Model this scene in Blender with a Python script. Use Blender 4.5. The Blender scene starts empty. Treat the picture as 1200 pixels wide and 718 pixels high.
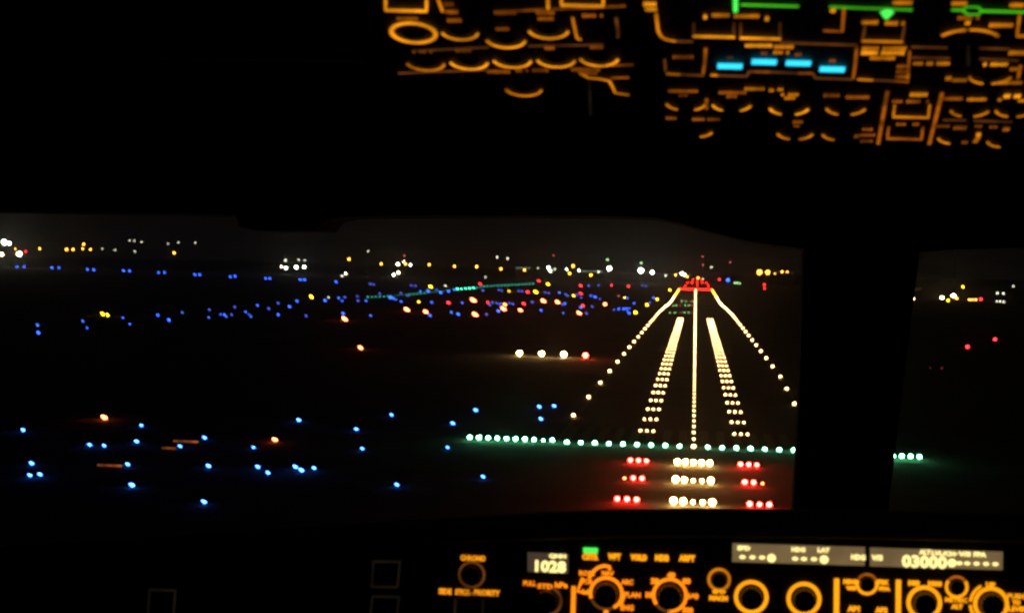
import bpy, bmesh, math, random
from mathutils import Vector, Matrix
random.seed(7)
S = bpy.context.scene
COL = S.collection

# ------------------------------------------------------------------ camera
H, D0, F, YAW, PIT, ROL, X0 = 38.067, 364.05, 1991.5, 0.10718, 0.02503, 0.024646, -0.544
CAM = Vector((X0, -D0, H))
_r = Vector((math.cos(YAW), math.sin(YAW), 0))
_f = Vector((-math.sin(YAW)*math.cos(PIT), math.cos(YAW)*math.cos(PIT), -math.sin(PIT)))
_u = _r.cross(_f)
RT = _r*math.cos(ROL) + _u*math.sin(ROL)
UP = -_r*math.sin(ROL) + _u*math.cos(ROL)
cam = bpy.data.cameras.new('camera')
co = bpy.data.objects.new('camera', cam); COL.objects.link(co)
M = Matrix((RT, UP, -_f)).transposed().to_4x4(); M.translation = CAM
co.matrix_world = M
cam.sensor_width = 36.0; cam.lens = 36.0*F/1200.0
cam.clip_start = 0.02; cam.clip_end = 60000
cam.dof.use_dof = True; cam.dof.focus_distance = 2.9; cam.dof.aperture_fstop = 13.6
S.camera = co

# ------------------------------------------------------------------ world, exposure
S.view_settings.view_transform = 'Standard'; S.view_settings.look = 'None'
S.view_settings.exposure = 0.0; S.view_settings.gamma = 1.0
W = bpy.data.worlds.new('World'); S.world = W; W.use_nodes = True
nt = W.node_tree; nt.nodes.clear()
wo = nt.nodes.new('ShaderNodeOutputWorld'); bg = nt.nodes.new('ShaderNodeBackground')
tc = nt.nodes.new('ShaderNodeTexCoord'); sx = nt.nodes.new('ShaderNodeSeparateXYZ')
cr = nt.nodes.new('ShaderNodeValToRGB')
nz = nt.nodes.new('ShaderNodeTexNoise'); nz.inputs['Scale'].default_value = 5.0; nz.inputs['Detail'].default_value = 6
mul = nt.nodes.new('ShaderNodeMixRGB'); mul.blend_type = 'MULTIPLY'; mul.inputs[0].default_value = 0.35
nt.links.new(tc.outputs['Generated'], sx.inputs[0]); nt.links.new(tc.outputs['Generated'], nz.inputs['Vector'])
nt.links.new(sx.outputs['Z'], cr.inputs[0]); nt.links.new(cr.outputs[0], mul.inputs[1]); nt.links.new(nz.outputs[0], mul.inputs[2])
nt.links.new(mul.outputs[0], bg.inputs[0]); nt.links.new(bg.outputs[0], wo.inputs[0])
cr.color_ramp.elements[0].position = 0.0; cr.color_ramp.elements[0].color = (0.0048, 0.0043, 0.0038, 1)
cr.color_ramp.elements[1].position = 0.35; cr.color_ramp.elements[1].color = (0.0026, 0.0025, 0.0025, 1)
e = cr.color_ramp.elements.new(0.05); e.color = (0.0040, 0.0037, 0.0034, 1)
bg.inputs[1].default_value = 0.6
cy = S.cycles
cy.use_adaptive_sampling = False; cy.use_denoising = True
cy.use_light_tree = True; cy.max_bounces = 5; cy.diffuse_bounces = 2; cy.volume_bounces = 0
cy.transparent_max_bounces = 16; cy.sample_clamp_indirect = 4.0
cy.filter_width = 1.9

HAZE = 0.00004

# ------------------------------------------------------------------ materials
def mat(name, base=(0.02,0.02,0.02), rough=0.6, emit=None, strength=0.0, noise=0.0, scale=20.0, metal=0.0, bump=0.0):
    m = bpy.data.materials.new(name); m.use_nodes = True; n = m.node_tree
    b = n.nodes['Principled BSDF']; b.inputs['Roughness'].default_value = rough; b.inputs['Metallic'].default_value = metal
    b.inputs['Base Color'].default_value = (*base, 1)
    if noise or bump:
        g = n.nodes.new('ShaderNodeTexCoord'); t = n.nodes.new('ShaderNodeTexNoise'); t.inputs['Scale'].default_value = scale
        t.inputs['Detail'].default_value = 7; n.links.new(g.outputs['Object'], t.inputs['Vector'])
        if noise:
            r = n.nodes.new('ShaderNodeValToRGB'); n.links.new(t.outputs[0], r.inputs[0])
            r.color_ramp.elements[0].position = .3; r.color_ramp.elements[1].position = .7
            r.color_ramp.elements[0].color = (*[c*(1-noise) for c in base], 1); r.color_ramp.elements[1].color = (*[min(1,c*(1+noise)) for c in base], 1)
            n.links.new(r.outputs[0], b.inputs['Base Color'])
        if bump:
            p = n.nodes.new('ShaderNodeBump'); p.inputs['Strength'].default_value = bump
            n.links.new(t.outputs[0], p.inputs['Height']); n.links.new(p.outputs[0], b.inputs['Normal'])
    if emit:
        b.inputs['Emission Color'].default_value = (*emit, 1); b.inputs['Emission Strength'].default_value = strength
    return m

def glow(name, color, strength, vary=0.0, scale=60.0):
    m = bpy.data.materials.new(name); m.use_nodes = True; n = m.node_tree
    b = n.nodes['Principled BSDF']; b.inputs['Base Color'].default_value = (.05,.05,.05,1); b.inputs['Roughness'].default_value = .4
    b.inputs['Emission Color'].default_value = (*color, 1); b.inputs['Emission Strength'].default_value = strength
    if vary:
        g = n.nodes.new('ShaderNodeTexCoord'); t = n.nodes.new('ShaderNodeTexNoise'); t.inputs['Scale'].default_value = scale
        n.links.new(g.outputs['Object'], t.inputs['Vector'])
        r = n.nodes.new('ShaderNodeMapRange'); r.inputs[1].default_value = .35; r.inputs[2].default_value = .65
        r.inputs[3].default_value = strength*(1-vary); r.inputs[4].default_value = strength*(1+vary*.6)
        n.links.new(t.outputs[0], r.inputs[0]); n.links.new(r.outputs[0], b.inputs['Emission Strength'])
    return m

K = 1.0
MT = {
 'grass': mat('airfield_grass', (.028,.042,.016), .95, noise=.5, scale=.02),
 'asphalt': mat('asphalt', (.05,.05,.052), .85, noise=.25, scale=.05),
 'paint': mat('worn_road_paint', (.11,.11,.10), .7, noise=.25, scale=.4),
 'ypaint': mat('yellow_road_paint', (.55,.38,.05), .7, noise=.25, scale=.4),
 'housing': mat('lamp_housing', (.12,.12,.11), .5, metal=.6, noise=.2, scale=4),
 'ohousing': mat('orange_lamp_housing', (.5,.16,.03), .5, noise=.2, scale=4),
 'mast': mat('galvanised_mast', (.25,.25,.25), .5, metal=.7, noise=.2, scale=2),
 'plastic': mat('cockpit_plastic', (.018,.019,.021), .75, noise=.25, scale=60, bump=.05),
 'panel': mat('panel_paint', (.022,.023,.026), .7, noise=.25, scale=120, bump=.05),
 'knob': mat('knob_plastic', (.03,.03,.03), .45, noise=.15, scale=200),
 'lining': mat('cockpit_lining', (.03,.03,.032), .9, noise=.3, scale=30, bump=.1),
 'frame': mat('window_frame_paint', (.03,.031,.035), .7, noise=.2, scale=40),
 'seal': mat('window_seal_rubber', (.5,.5,.62), .6, noise=.2, scale=60),
 'hood': mat('glareshield_leather', (.016,.015,.015), .8, noise=.3, scale=90, bump=.15),
 'wall': mat('building_render', (.10,.10,.095), .8, noise=.15, scale=.3),
 'roof': mat('building_roof', (.08,.08,.08), .8, noise=.2, scale=.3),
 # cockpit lighting
 'amber': glow('amber_backlit_print', (1,.33,.008), 1.25, .45, 45),
 'amber_mid': glow('amber_backlit_print_medium', (1,.29,.006), .72, .5, 45),
 'amber_dim': glow('amber_backlit_print_dim', (1,.30,.06), .13, .5, 45),
 'amber_faint': glow('amber_backlit_print_faint', (1,.62,.35), .010, .4, 40),
 'bronze': glow('amber_backlit_print_low', (1,.24,.01), .36, .6, 60),
 'fcu_amber': glow('panel_amber_backlit', (1,.34,.006), 1.35, .12, 30),
 'fcu_deep': glow('panel_deep_amber_backlit', (1,.235,.006), 1.45, .12, 30),
 'lcd': glow('display_backlight', (1,.66,.28), .18, .2, 30),
 'lcd_dim': glow('display_backlight_dim', (1,.68,.45), .06, .12, 30),
 'digit': glow('display_digit', (1,.78,.28), 1.6),
 'green': glow('green_flow_line', (.11,1,.02), .55, .35, 14),
 'green_bar': glow('green_indicator', (.08,1,.10), 1.2),
 'cyan': glow('cyan_indicator', (.03,.62,.92), 1.6, .1, 30),
}
def lamp_mat(name, color, strength): return glow(name, color, strength)
LM = {
 'white': lamp_mat('warm_white_lamp', (1,.56,.21), 16),
 'whitefar': lamp_mat('warm_white_inset_lamp', (1,.56,.21), 13),
 'barwhite': lamp_mat('white_approach_lamp', (1,.48,.13), 130),
 'papiwhite': lamp_mat('white_papi_lamp', (1,.56,.18), 120),
 'papired': lamp_mat('red_papi_lamp', (1,.03,.012), 170),
 'flood': lamp_mat('white_floodlight', (.93,1,.82), 38),
 'floodwarm': lamp_mat('warm_floodlight', (1,.76,.42), 38),
 'orange': lamp_mat('sodium_lamp', (1,.40,.04), 13),
 'green': lamp_mat('green_lamp', (.18,1,.46), 52),
 'teal': lamp_mat('teal_lamp', (.05,1,.55), 8),
 'tealdim': lamp_mat('dim_teal_lamp', (.05,.75,.50), 2.0),
 'blue': lamp_mat('blue_lamp', (.03,.10,1), 8),
 'bluenear': lamp_mat('near_blue_lamp', (.04,.16,1), 24),
 'bluemid': lamp_mat('soft_blue_lamp', (.05,.16,.9), 3.5),
 'bluedim': lamp_mat('dim_blue_lamp', (.08,.10,.75), 2.6),
 'red': lamp_mat('red_lamp', (1,.02,.03), 13),
 'redfar': lamp_mat('red_runway_end_lamp', (1,.012,.006), 30),
 'redbar': lamp_mat('red_approach_lamp', (1,.014,.010), 190),
 'redor': lamp_mat('orange_red_lamp', (1,.12,.035), 34),
 'yellow': lamp_mat('yellow_lamp', (1,.58,.015), 13),
 'dimwhite': lamp_mat('dim_white_lamp', (.9,.85,.6), 4.2),
 'dimred': lamp_mat('dim_red_lamp', (1,.15,.1), 1.8),
 'greendim': lamp_mat('dim_green_lamp', (.4,.9,.3), 3.6),
}

# ------------------------------------------------------------------ helpers
def link(name, me, parent=None, loc=None):
    o = bpy.data.objects.new(name, me); COL.objects.link(o)
    if loc is not None: o.location = loc
    if parent is not None: o.parent = parent
    return o
def build(name, bm, mats, parent=None, loc=None, smooth=False):
    me = bpy.data.meshes.new(name); bm.normal_update(); bm.to_mesh(me); bm.free()
    for m in (mats if isinstance(mats, (list, tuple)) else [mats]): me.materials.append(m)
    if smooth:
        for p in me.polygons: p.use_smooth = True
    return link(name, me, parent, loc)
def empty(name, loc): 
    o = bpy.data.objects.new(name, None); COL.objects.link(o); o.location = loc; o.empty_display_size = .1; return o
def tag(o, label=None, cat=None, group=None, kind=None):
    if label: o['label'] = label
    if cat: o['category'] = cat
    if group: o['group'] = group
    if kind: o['kind'] = kind
    return o
def box(bm, c, s, mi=0):
    r = bmesh.ops.create_cube(bm, size=1.0); vs = r['verts']
    bmesh.ops.scale(bm, vec=s, verts=vs); bmesh.ops.translate(bm, vec=c, verts=vs)
    for f in {f for v in vs for f in v.link_faces}: f.material_index = mi
    return vs
def ico(bm, c, r, mi=0, sub=2):
    q = bmesh.ops.create_icosphere(bm, subdivisions=sub, radius=r); bmesh.ops.translate(bm, vec=c, verts=q['verts'])
    for f in {f for v in q['verts'] for f in v.link_faces}: f.material_index = mi; f.smooth = True
def cyl(bm, c, r1, r2, h, seg=12, mi=0):
    q = bmesh.ops.create_cone(bm, cap_ends=True, segments=seg, radius1=r1, radius2=r2, depth=h); bmesh.ops.translate(bm, vec=c, verts=q['verts'])
    for f in {f for v in q['verts'] for f in v.link_faces}: f.material_index = mi
def prism(bm, pts, off):
    a = [bm.verts.new(p) for p in pts]; b = [bm.verts.new(Vector(p)+Vector(off)) for p in pts]; n = len(pts)
    bm.faces.new(a); bm.faces.new(b[::-1])
    for i in range(n): bm.faces.new((a[i], b[i], b[(i+1)%n], a[(i+1)%n]))
    bmesh.ops.recalc_face_normals(bm, faces=bm.faces)
def ray(u, v):
    X, Y = u-600.0, 359.0-v
    return (RT*X + UP*Y + _f*F)
ORD = ['first','second','third','fourth','fifth','sixth','seventh','eighth','ninth','tenth','eleventh','twelfth','thirteenth','fourteenth','fifteenth','sixteenth','seventeenth','eighteenth','nineteenth','twentieth']
TENS = {2:'twenty',3:'thirty',4:'forty',5:'fifty',6:'sixty',7:'seventy',8:'eighty',9:'ninety'}
def ordn(i):            # 1-based
    if i <= 20: return ORD[i-1]
    if i < 100:
        t, r = divmod(i, 10)
        return (TENS[t][:-1]+'ieth') if r == 0 else TENS[t]+'-'+ORD[r-1]
    return ('one hundred and ' + ordn(i-100)) if i > 100 else 'hundredth'

# ------------------------------------------------------------------ terrain profile
PR = [(-3000,0),(-400,0),(0,0),(450,.4),(1000,.3),(1300,-1.2),(1570,-3.8),(1800,-4.3),(2300,-3.0),(2850,-1.5),(3500,0),(6000,2),(14000,6)]
def gz(y):
    for (a, za), (b, zb) in zip(PR, PR[1:]):
        if y <= b:
            t = min(1, max(0, (y-a)/(b-a))); t = t*t*(3-2*t); return za+(zb-za)*t
    return PR[-1][1]
def strip(name, x0, x1, y0, y1, dz, m, step=60, th=0.0):
    bm = bmesh.new(); n = max(1, int((y1-y0)/step)); prev = None
    for i in range(n+1):
        y = y0+(y1-y0)*i/n; z = gz(y)+dz
        cur = (bm.verts.new((x0,y,z)), bm.verts.new((x1,y,z)))
        if prev: bm.faces.new((prev[0], prev[1], cur[1], cur[0]))
        prev = cur
    return build(name, bm, m)
def hit(u, v):
    d = ray(u, v); 
    if d.z >= -1e-6: return None
    t = -H/d.z
    for _ in range(30):
        y = CAM.y+d.y*t; t = (gz(y)-H)/d.z
    p = CAM+d*t
    return p

tag(strip('ground', -9000, 9000, -1600, 14000, -0.05, MT['grass'], 100), kind='structure')
tag(strip('runway', -33, 33, -8, 2806, 0.0, MT['asphalt'], 30), kind='structure')
tag(strip('taxiway', -215, -192, -1200, 2900, -0.02, MT['asphalt'], 60), kind='structure')
# runway paint (each a piece of the runway)
run = bpy.data.objects['runway']
def pnt(x0, x1, y0, y1, name='painted_stripe', m='paint'):
    o = strip(name, x0, x1, y0, y1, 0.008, MT[m], 30); o.parent = run; return o
for s in (-1, 1):
    for k in range(8): pnt(s*3.6*k+s*2.4-.9, s*3.6*k+s*2.4+.9, 6, 36)
    pnt(s*29.4-.45, s*29.4+.45, 2, 2800, 'edge_line')
    pnt(s*12.5-4, s*12.5+4, 400, 460, 'aiming_point_marking')
for k in range(28): pnt(-.45, .45, 60+k*100, 90+k*100, 'centre_line_dash')
pnt(-.08, .08, 0, .1, 'edge_line') if False else None

# ------------------------------------------------------------------ haze
# (box built at the end of the outdoor part)

# ------------------------------------------------------------------ lamp meshes (unit radius)
_lm = {}
def lampmesh(kind, style='inset'):
    k = (kind, style)
    if k in _lm: return _lm[k]
    bm = bmesh.new()
    if style.startswith('oval'):
        cyl(bm, (0,0,-.75), .12, .12, 1.5, 6, 0); cyl(bm, (0,0,-.15), .5, .8, .4, 10, 0)
        n0 = len(bm.verts); ico(bm, (0,0,0), 1.0, 1, 2); bm.verts.ensure_lookup_table(); a = math.radians(float(style[4:]))
        for q in bm.verts[n0:]:
            x, y, z = q.co.x*1.85, q.co.y, q.co.z*.74  # lens stretched and tilted so its shape carries the smear of the light
            q.co = (x*math.cos(a)+z*math.sin(a), y, -x*math.sin(a)+z*math.cos(a)+.45)
    elif style == 'inset':
        cyl(bm, (0,0,.12), 1.15, .95, .24, 10, 0); ico(bm, (0,0,.55), 1.0, 1, 2)
    else:
        cyl(bm, (0,0,-.75), .12, .12, 1.5, 6, 0); cyl(bm, (0,0,-.05), .7, .9, .5, 10, 0); ico(bm, (0,0,.55), 1.0, 1, 2)
    me = bpy.data.meshes.new('lamp_'+kind); bm.to_mesh(me); bm.free()
    me.materials.append(MT['housing' if style == 'inset' else 'ohousing']); me.materials.append(LM[kind])
    _lm[k] = me; return me
def lamp(name, kind, p, r, label, cat, group=None, style='inset', parent=None):
    o = bpy.data.objects.new(name, lampmesh(kind, style)); COL.objects.link(o)
    r *= random.uniform(.90, 1.08)
    o.location = p; o.scale = (r, r, r)
    if parent is not None: o.parent = parent
    else: tag(o, label, cat, group)
    return o
def rr(base, p):     # lens enlarged with distance so far lamps keep their brightness
    d = (Vector(p)-CAM).length
    return base*max(1.0, (d/400.0))**0.5

# ---- threshold and wing bars
thr = [(-27+3*i) for i in range(19)]
names_side = lambda x: 'left' if x < 0 else 'right'
for x in thr:
    if x == 0:
        lamp('threshold_light', 'white', (0,-2,.05), .46, 'white light in the middle of the green threshold row', 'runway light'); continue
    k = abs(x)//3
    lamp('threshold_light', 'green', (x,-2,.05), .42, 'green threshold light, %s to the %s of the white centre light' % (ordn(k), names_side(x)), 'runway light', 'green threshold lights across the runway end')
for s in (-1, 1):
    for k in range(10):
        x = s*(30.1+1.98*k) if s < 0 else s*(30.1+1.78*k)
        lamp('wing_bar_light', 'green', (x,-2 if s < 0 else -9,.35), .22 if (s < 0 and k == 1) else .42,
             'close-set green light, %s from the runway on the %s wing bar' % (ordn(k+1), names_side(s)), 'runway light', 'green wing bar lights beside the threshold', 'post')
# ---- approach light bars
for j, y in enumerate((-34.5, -62, -90)):
    rown = ('farthest', 'middle', 'nearest')[j]
    for cx, kind, n, nm in ((-10.6,'redbar',3,'left'), (0,'barwhite',5,'centre'), (10.6,'redbar',3,'right')):
        e0 = empty('approach_light_bar', (cx, y, 0))
        tag(e0, '%s %s approach light bar of %s lamps in the %s row' % ('red' if n == 3 else 'white', nm if n == 3 else 'central', 'three' if n == 3 else 'five', rown), 'light bar', 'approach light bars before the threshold')
        bm = bmesh.new(); box(bm, (0,.1,.24), (1.5*n, .12, .10)); build('crossbar', bm, MT['mast'], e0)
        for i in range(n):
            xx = (i-(n-1)/2)*1.55
            kk, r = kind, .41
            if n == 5: r = [.52,.50,.29,.34,.52][i] if j else .50
            if n == 3 and j == 1 and ((cx < 0 and i == 0) or (cx > 0 and i == 2)): kk, r = 'redor', .20
            bm = bmesh.new(); cyl(bm, (xx,0,.15), .05, .05, .3, 6); build('stanchion', bm, MT['mast'], e0)
            lamp('lamp', kk, (xx, -.02, .36), r, None, None, None, 'inset', e0)
# ---- runway centre line, touchdown zone, edges
for i in range(1, 187):
    y = 15*i
    lamp('centre_line_light', 'whitefar', (0,y,gz(y)+.03), rr(.27,(0,y,0)), 'white centre line light, %s beyond the green threshold row' % ordn(i), 'runway light', 'white lights along the runway centre line')
for i in range(1, 31):
    y = 30*i
    for s in (-1, 1):
        for k in range(3):
            x = s*(9.3+1.5*k)
            lamp('touchdown_zone_light', 'whitefar', (x,y,gz(y)+.03), rr(.27,(0,y,0))*1.12, '%s white touchdown light of the %s bar %s of the centre line' % (('inner','middle','outer')[k], ordn(i), 'left' if s < 0 else 'right'), 'runway light', 'white touchdown zone lights in bars of three')
for i in range(1, 47):
    y = 60*i
    for s in (-1, 1):
        fin = 'orange' if y > 2150 else 'white'
        lamp('runway_edge_light', fin, (s*30-({2:1.9,3:.9}.get(i,0) if s > 0 else 0),y,gz(y)+.35), rr(.38,(0,y,0)), '%s edge light on the %s runway edge, %s beyond the threshold' % ('amber' if fin == 'orange' else 'white', 'left' if s < 0 else 'right', ordn(i)), 'runway light', 'lights along the two runway edges', 'post')
# ---- runway end
for i in range(21):
    x = -30+3*i
    lamp('runway_end_light', 'redfar', (x,2806,gz(2806)+.35), 1.0, 'red runway end light, %s from the left in the far row' % ordn(i+1), 'runway light', 'red lights closing the far runway end', 'post')
def mast_lamp(name, kind, p, r, label, cat, group=None):
    """a lamp head on a mast that stands on the ground"""
    p = Vector(p); g = gz(p.y)-.05; e0 = empty(name, (p.x, p.y, g)); tag(e0, label, cat, group)
    h = p.z-g
    bm = bmesh.new(); cyl(bm, (0,.0,h/2), max(.12,.012*h), max(.08,.006*h), h, 8); build('pole', bm, MT['mast'], e0)
    lamp('lamp_head', kind, (0,0,h), r, None, None, None, 'inset', e0)
    return e0
for j, (v, us) in enumerate(((331.5, [806,811,817,823,828]), (335, [803,817,830]), (328, [812,817,822]), (325.5, [817]))):
    for q, u in enumerate(us):
        d = ray(u, v); t = (3000+180*j-CAM.y)/d.y; p = CAM+d*t
        mast_lamp('approach_lamp_mast', 'redfar', p, 1.0, 'red lamp mast beyond the runway end, %s from left in its %s row' % (ordn(q+1), ('second','lowest','third','topmost')[j]), 'light mast', 'red lamp masts beyond the runway end')
# ---- PAPI
for i, (u, v) in enumerate(((608.8,413.5),(634.8,414.3),(660.6,415.3),(686,416.4))):
    p = hit(u, v+3.4); e0 = empty('approach_slope_unit', p)
    red = i == 3
    tag(e0, '%s approach slope light, %s of the four left of the runway' % ('red' if red else 'white', ('leftmost','second','third','rightmost')[i]), 'slope light', 'row of four approach slope lights')
    bm = bmesh.new(); box(bm, (0,.55,.7), (1.5,1.1,.5)); build('housing', bm, MT['ohousing'], e0)
    for lx, ly in ((-.6,.2),(.6,.2),(0,.95)):
        bm = bmesh.new(); cyl(bm, (lx,ly,.22), .04, .04, .46, 6); build('leg', bm, MT['mast'], e0)
    lamp('lens', 'papired' if red else 'papiwhite', (0,-.15,.7), .98, None, None, None, 'inset', e0)

# ---- scattered ground and skyline lights: (u, v, kind, size factor)
def scatter(items, name, desc, cat, group, base, style='post', far=3600):
    items = sorted(items, key=lambda a: a[0])
    for i, it in enumerate(items):
        u, v, kind = it[:3]; f = it[3] if len(it) > 3 else 1.0
        p = hit(u, v)
        lab = desc % ordn(i+1)
        st = style
        if style == 'post' and u < 700: st = 'oval22' if v > 440 else ('oval35' if u > 400 else 'oval48')
        if p is None or p.y > far:
            d = ray(u, v); t = (far-CAM.y)/d.y; p = CAM+d*t
            px = (p-CAM).length/1991.5
            mast_lamp(name, kind, p, base*f*px*1.9, lab, cat, group)
        else:
            px = (p-CAM).length/1991.5
            lamp(name, kind, p+Vector((0,0,.3)), base*f*max(px*1.9, .36), lab, cat, group, st)

# blue taxiway edge lights, nearest scatter (lower left)
near = [(27,505.6),(105,523),(122,524),(160,519),(165.6,500),(211,524.7),(239.7,514.6),(244.3,548),(239,590.4),(149.5,546),(154.5,570.7),(37,545),(35,559),(46.7,558),
 (297,525.8),(302,549),(314,556),(350,493.8),(417.5,504.5),(458.8,487.5),(424.5,527.5),(530.5,497.5),(524.5,526),(557.5,482),(465,570),(566,560.5),(346,549),(353,553),(368,550.5),(632,478),(649.4,477),(633.8,492.2)]
def inv(u): return min(1.0, .72+.28*random.random())
scatter([(u,v,'bluenear',inv(u)) for u, v in near], 'taxiway_light', 'bright blue taxiway light, %s from the left in the near scatter', 'taxiway light', 'near blue taxiway edge lights', .72)
# paired blue lights just below the left skyline
pairs = [(20,313),(28,313),(61,314.4),(69,314.4),(102.7,316.4),(110,317),(145,318),(152,318.4),(186,320),(193,320),(228.5,322.5),(234,322.7),(270,325),(275.5,324.4),(311.4,326.9),(316.3,326.9),(352,328.5),(357,328.5),(394,331),(434,333.5),(438,334),(482,335),(487,335.5)]
scatter([(u,v,'blue' if u < 400 else 'bluedim', .62) for u, v in pairs], 'taxiway_light', 'small blue light in the far paired row, %s from the left', 'taxiway light', 'far paired blue lights on the left', .8)
mid = [(44,382),(45,391),(97,377),(102,385),(144,373.3),(152,380.4),(185,370),(198,376),(213.5,366.9),(244.6,372.7),(258.5,369),(263,369.5),(265,371.5),(287.7,366.2),(291.5,369),(294,371.5),(301.7,358.5),(326,369.6),(339,360),(348,353.6),(381,353),(397,350),(401,353),(402,368),(434.5,370.4),(429,353),
 (457.5,349),(460.6,350),(463.6,351.3),(470,354),(492.7,342),(502,341.6),(511.4,340),(516.5,343.6),(525.7,342),(533,340),(505.8,354.8),(541.7,355.4),(529,366.6),(537,369),(504,370.4),
 (574,357.8),(582,355.6),(586,357),(584,365.2),(634,364.2),(660,367.4),(662,356.2),(655.6,343.6),(662.6,345),(697.4,348.5),(692.5,347),(680.6,361),(719.6,363.8),(725.2,362.8),(730.8,362.8),(734.3,362.4),(738,362),(735.2,365.2),(737.5,368),(743,356.2),(735,350),(766,350),(761.4,355.2),(457,350)]
scatter([(u,v,random.choice(('blue','blue','bluemid')),.5+.45*random.random()) for u, v in mid], 'taxiway_light', 'blue taxiway light, %s from the left in the wide middle band', 'taxiway light', 'blue lights across the middle of the airfield', .62)
dimb = [(245.3,363.8),(275,360.6),(271.3,369.4),(315,362.4),(326,356),(340,360),(358.7,371),(404,349),(419,348),(419.6,353),(570,369),(623.6,354.8),(608,341.5),(612,342),(584.6,340.6),(588,341),(639,343.3),(643,344),(566,341),(687,367.7),(701.5,335),(690,335.5),(753,335),(757,336),(694,360),(577,355),(597,356),(601,357),(659,357.5),(665,347),(470,344),(445,344.5),(478,347),(676,346),(681,349),(703,351)]
scatter([(u,v,'bluedim',.75) for u, v in dimb], 'taxiway_light', 'faint violet blue light, %s from the left among the middle lights', 'taxiway light', 'faint blue lights across the middle of the airfield', .65)
streak_m = glow('orange_streak_glow', (1,.22,.03), .45, .8, .6)  # added glowing boards stand in for orange light streaks beside the lamps
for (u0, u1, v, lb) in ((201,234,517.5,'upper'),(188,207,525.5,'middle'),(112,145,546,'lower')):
    a_ = hit(u0, v+2); b_ = hit(u1, v+2); e0 = empty('light_streak_board', (a_+b_)/2); tag(e0, 'low orange board added as a light streak, %s of three at the lower left' % lb, 'light streak', 'boards added as light streaks at the lower left')
    w_ = abs(b_.x-a_.x); bm = bmesh.new(); box(bm, (0,.1,.45), (w_,.2,.55)); build('streak_case', bm, MT['housing'], e0)
    bm = bmesh.new(); box(bm, (0,-.02,.45), (w_-.2,.03,.30)); build('streak_face', bm, streak_m, e0)
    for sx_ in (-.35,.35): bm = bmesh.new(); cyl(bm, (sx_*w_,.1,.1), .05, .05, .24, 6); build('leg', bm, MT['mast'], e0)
# reds, oranges, yellows on the field
reds = [(404,375.3,1.35),(422.5,408.8,1.0),(477,364.3,1.45),(498.9,366.6,1.1),(554.8,353.2,1.5),(556.8,370,1.5),(590,363.2,1.3),(591.8,357.8,.8),(610,364.5,1.0),(637,354,1.25),(653.5,355.2,1.1),(678.8,368,1.2),(709,357.8,1.2),(322,517,1.0),(122,491,1.45)]
scatter([(u,v,'redor',f) for u, v, f in reds], 'obstruction_light', 'large orange-red light on the field, %s from the left', 'warning light', 'large orange-red lights scattered on the airfield', .80)
sreds = [(525.7,355.8,1.2),(562.7,333.2,.9),(571.8,355,.7),(614,356.9,1.0),(618.4,343,1.1),(631.5,329.7,.9),(680.6,335.5,.9),(680.6,344.6,.9),(683.4,359,1.0),(716.6,334.8,.7),(736.4,336.2,.9),(30,295,.8),(843,327.9,.8),(895.6,334,.8),(896,338.6,.8)]
scatter([(u,v,'red',f) for u, v, f in sreds], 'obstruction_light', 'small crimson light, %s from the left across the field', 'warning light', 'small crimson lights scattered on the airfield', .62)
yel = [(120.5,369.3,1.2),(126,370.2,.9),(365,349,1.15),(504.7,337,1.2),(490.8,354.3,.6),(628,343.3,1.15),(642.4,334,1.0),(596.4,341.5,.5),(672.3,347.2,.75),(732,349.6,.7),(744.7,367.6,1.3),(758,358.5,1.2),(770,351.7,1.0),(785,340.8,.85),(667.4,321,.9),(692.5,323,.9)]
scatter([(u,v,'yellow',f) for u, v, f in yel], 'apron_light', 'yellow light on the airfield, %s from the left', 'airfield light', 'yellow lights scattered on the airfield', .70)
# green taxi line running to the right into the distance
line = [(431,348.6),(450,347.8),(489,344.6),(536,339.2),(555,338),(567,336),(629,332.6)]
gpts = []
for (a, va), (b, vb) in zip(line, line[1:]):
    n = max(2, int((b-a)/4.0))
    for i in range(n): t = i/n; gpts.append((a+(b-a)*t, va+(vb-va)*t))
scatter([(u,v,'teal' if 532 < u < 556 else 'tealdim', .72 if 532 < u < 556 else (.3 if 455 < u < 480 or 500 < u < 530 else .52)) for u, v in gpts], 'taxiway_centre_light', 'green light, %s from the left along the slanting taxiway line', 'taxiway light', 'green taxiway centre line lights', .62)
# faint green crossings left of the runway centre
cx = []
for v, us in ((367,(785,791,797,802,807,811)), (358.5,(789,792.5,797,803,807,810)), (353.5,(799,804,809,812))):
    cx += [(u, v, 'greendim' if (i % 3 != 2) else 'dimred', .55) for i, u in enumerate(us)]
scatter(cx, 'taxiway_centre_light', 'faint green exit light between runway edge and centre line, %s from left', 'taxiway light', 'faint exit lights crossing the far runway', .6)
# right side window lights
tag(lamp('obstruction_light', 'red', hit(1133.7,408)+Vector((0,0,.3)), .8, 'left one of two red lights beyond the right windscreen', 'warning light'))
tag(lamp('obstruction_light', 'red', hit(1166,399)+Vector((0,0,.3)), .8, 'right one of two red lights beyond the right windscreen', 'warning light'))
rw = [(1070.5,350.6,'floodwarm',.6),(1104,350,'floodwarm',1.15),(1117.3,348,'floodwarm',1.5),(1111,353,'yellow',.9),(1121,350.5,'orange',.8),(1128.4,336.7,'yellow',.8),(1136,352,'orange',.7),(1139.5,352,'orange',.7),(1143.5,352,'orange',.7),(1149.3,351.7,'red',1.0),(1168.8,344.5,'dimwhite',.8),(1175.8,344.7,'dimwhite',.8),(1168,353.7,'dimwhite',.6),(1172,354,'dimwhite',.7),(1176,354.5,'dimwhite',.7),(1187.5,336,'dimwhite',.6)]
scatter(rw, 'apron_light', 'apron light seen through the right windscreen, %s from the left', 'airfield light', 'apron lights beyond the right windscreen', .75)
scatter([(1119,292,'red',.5)], 'radio_mast_light', 'tiny red light high above the right skyline, %s and only one', 'mast light', None, .5)
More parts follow.
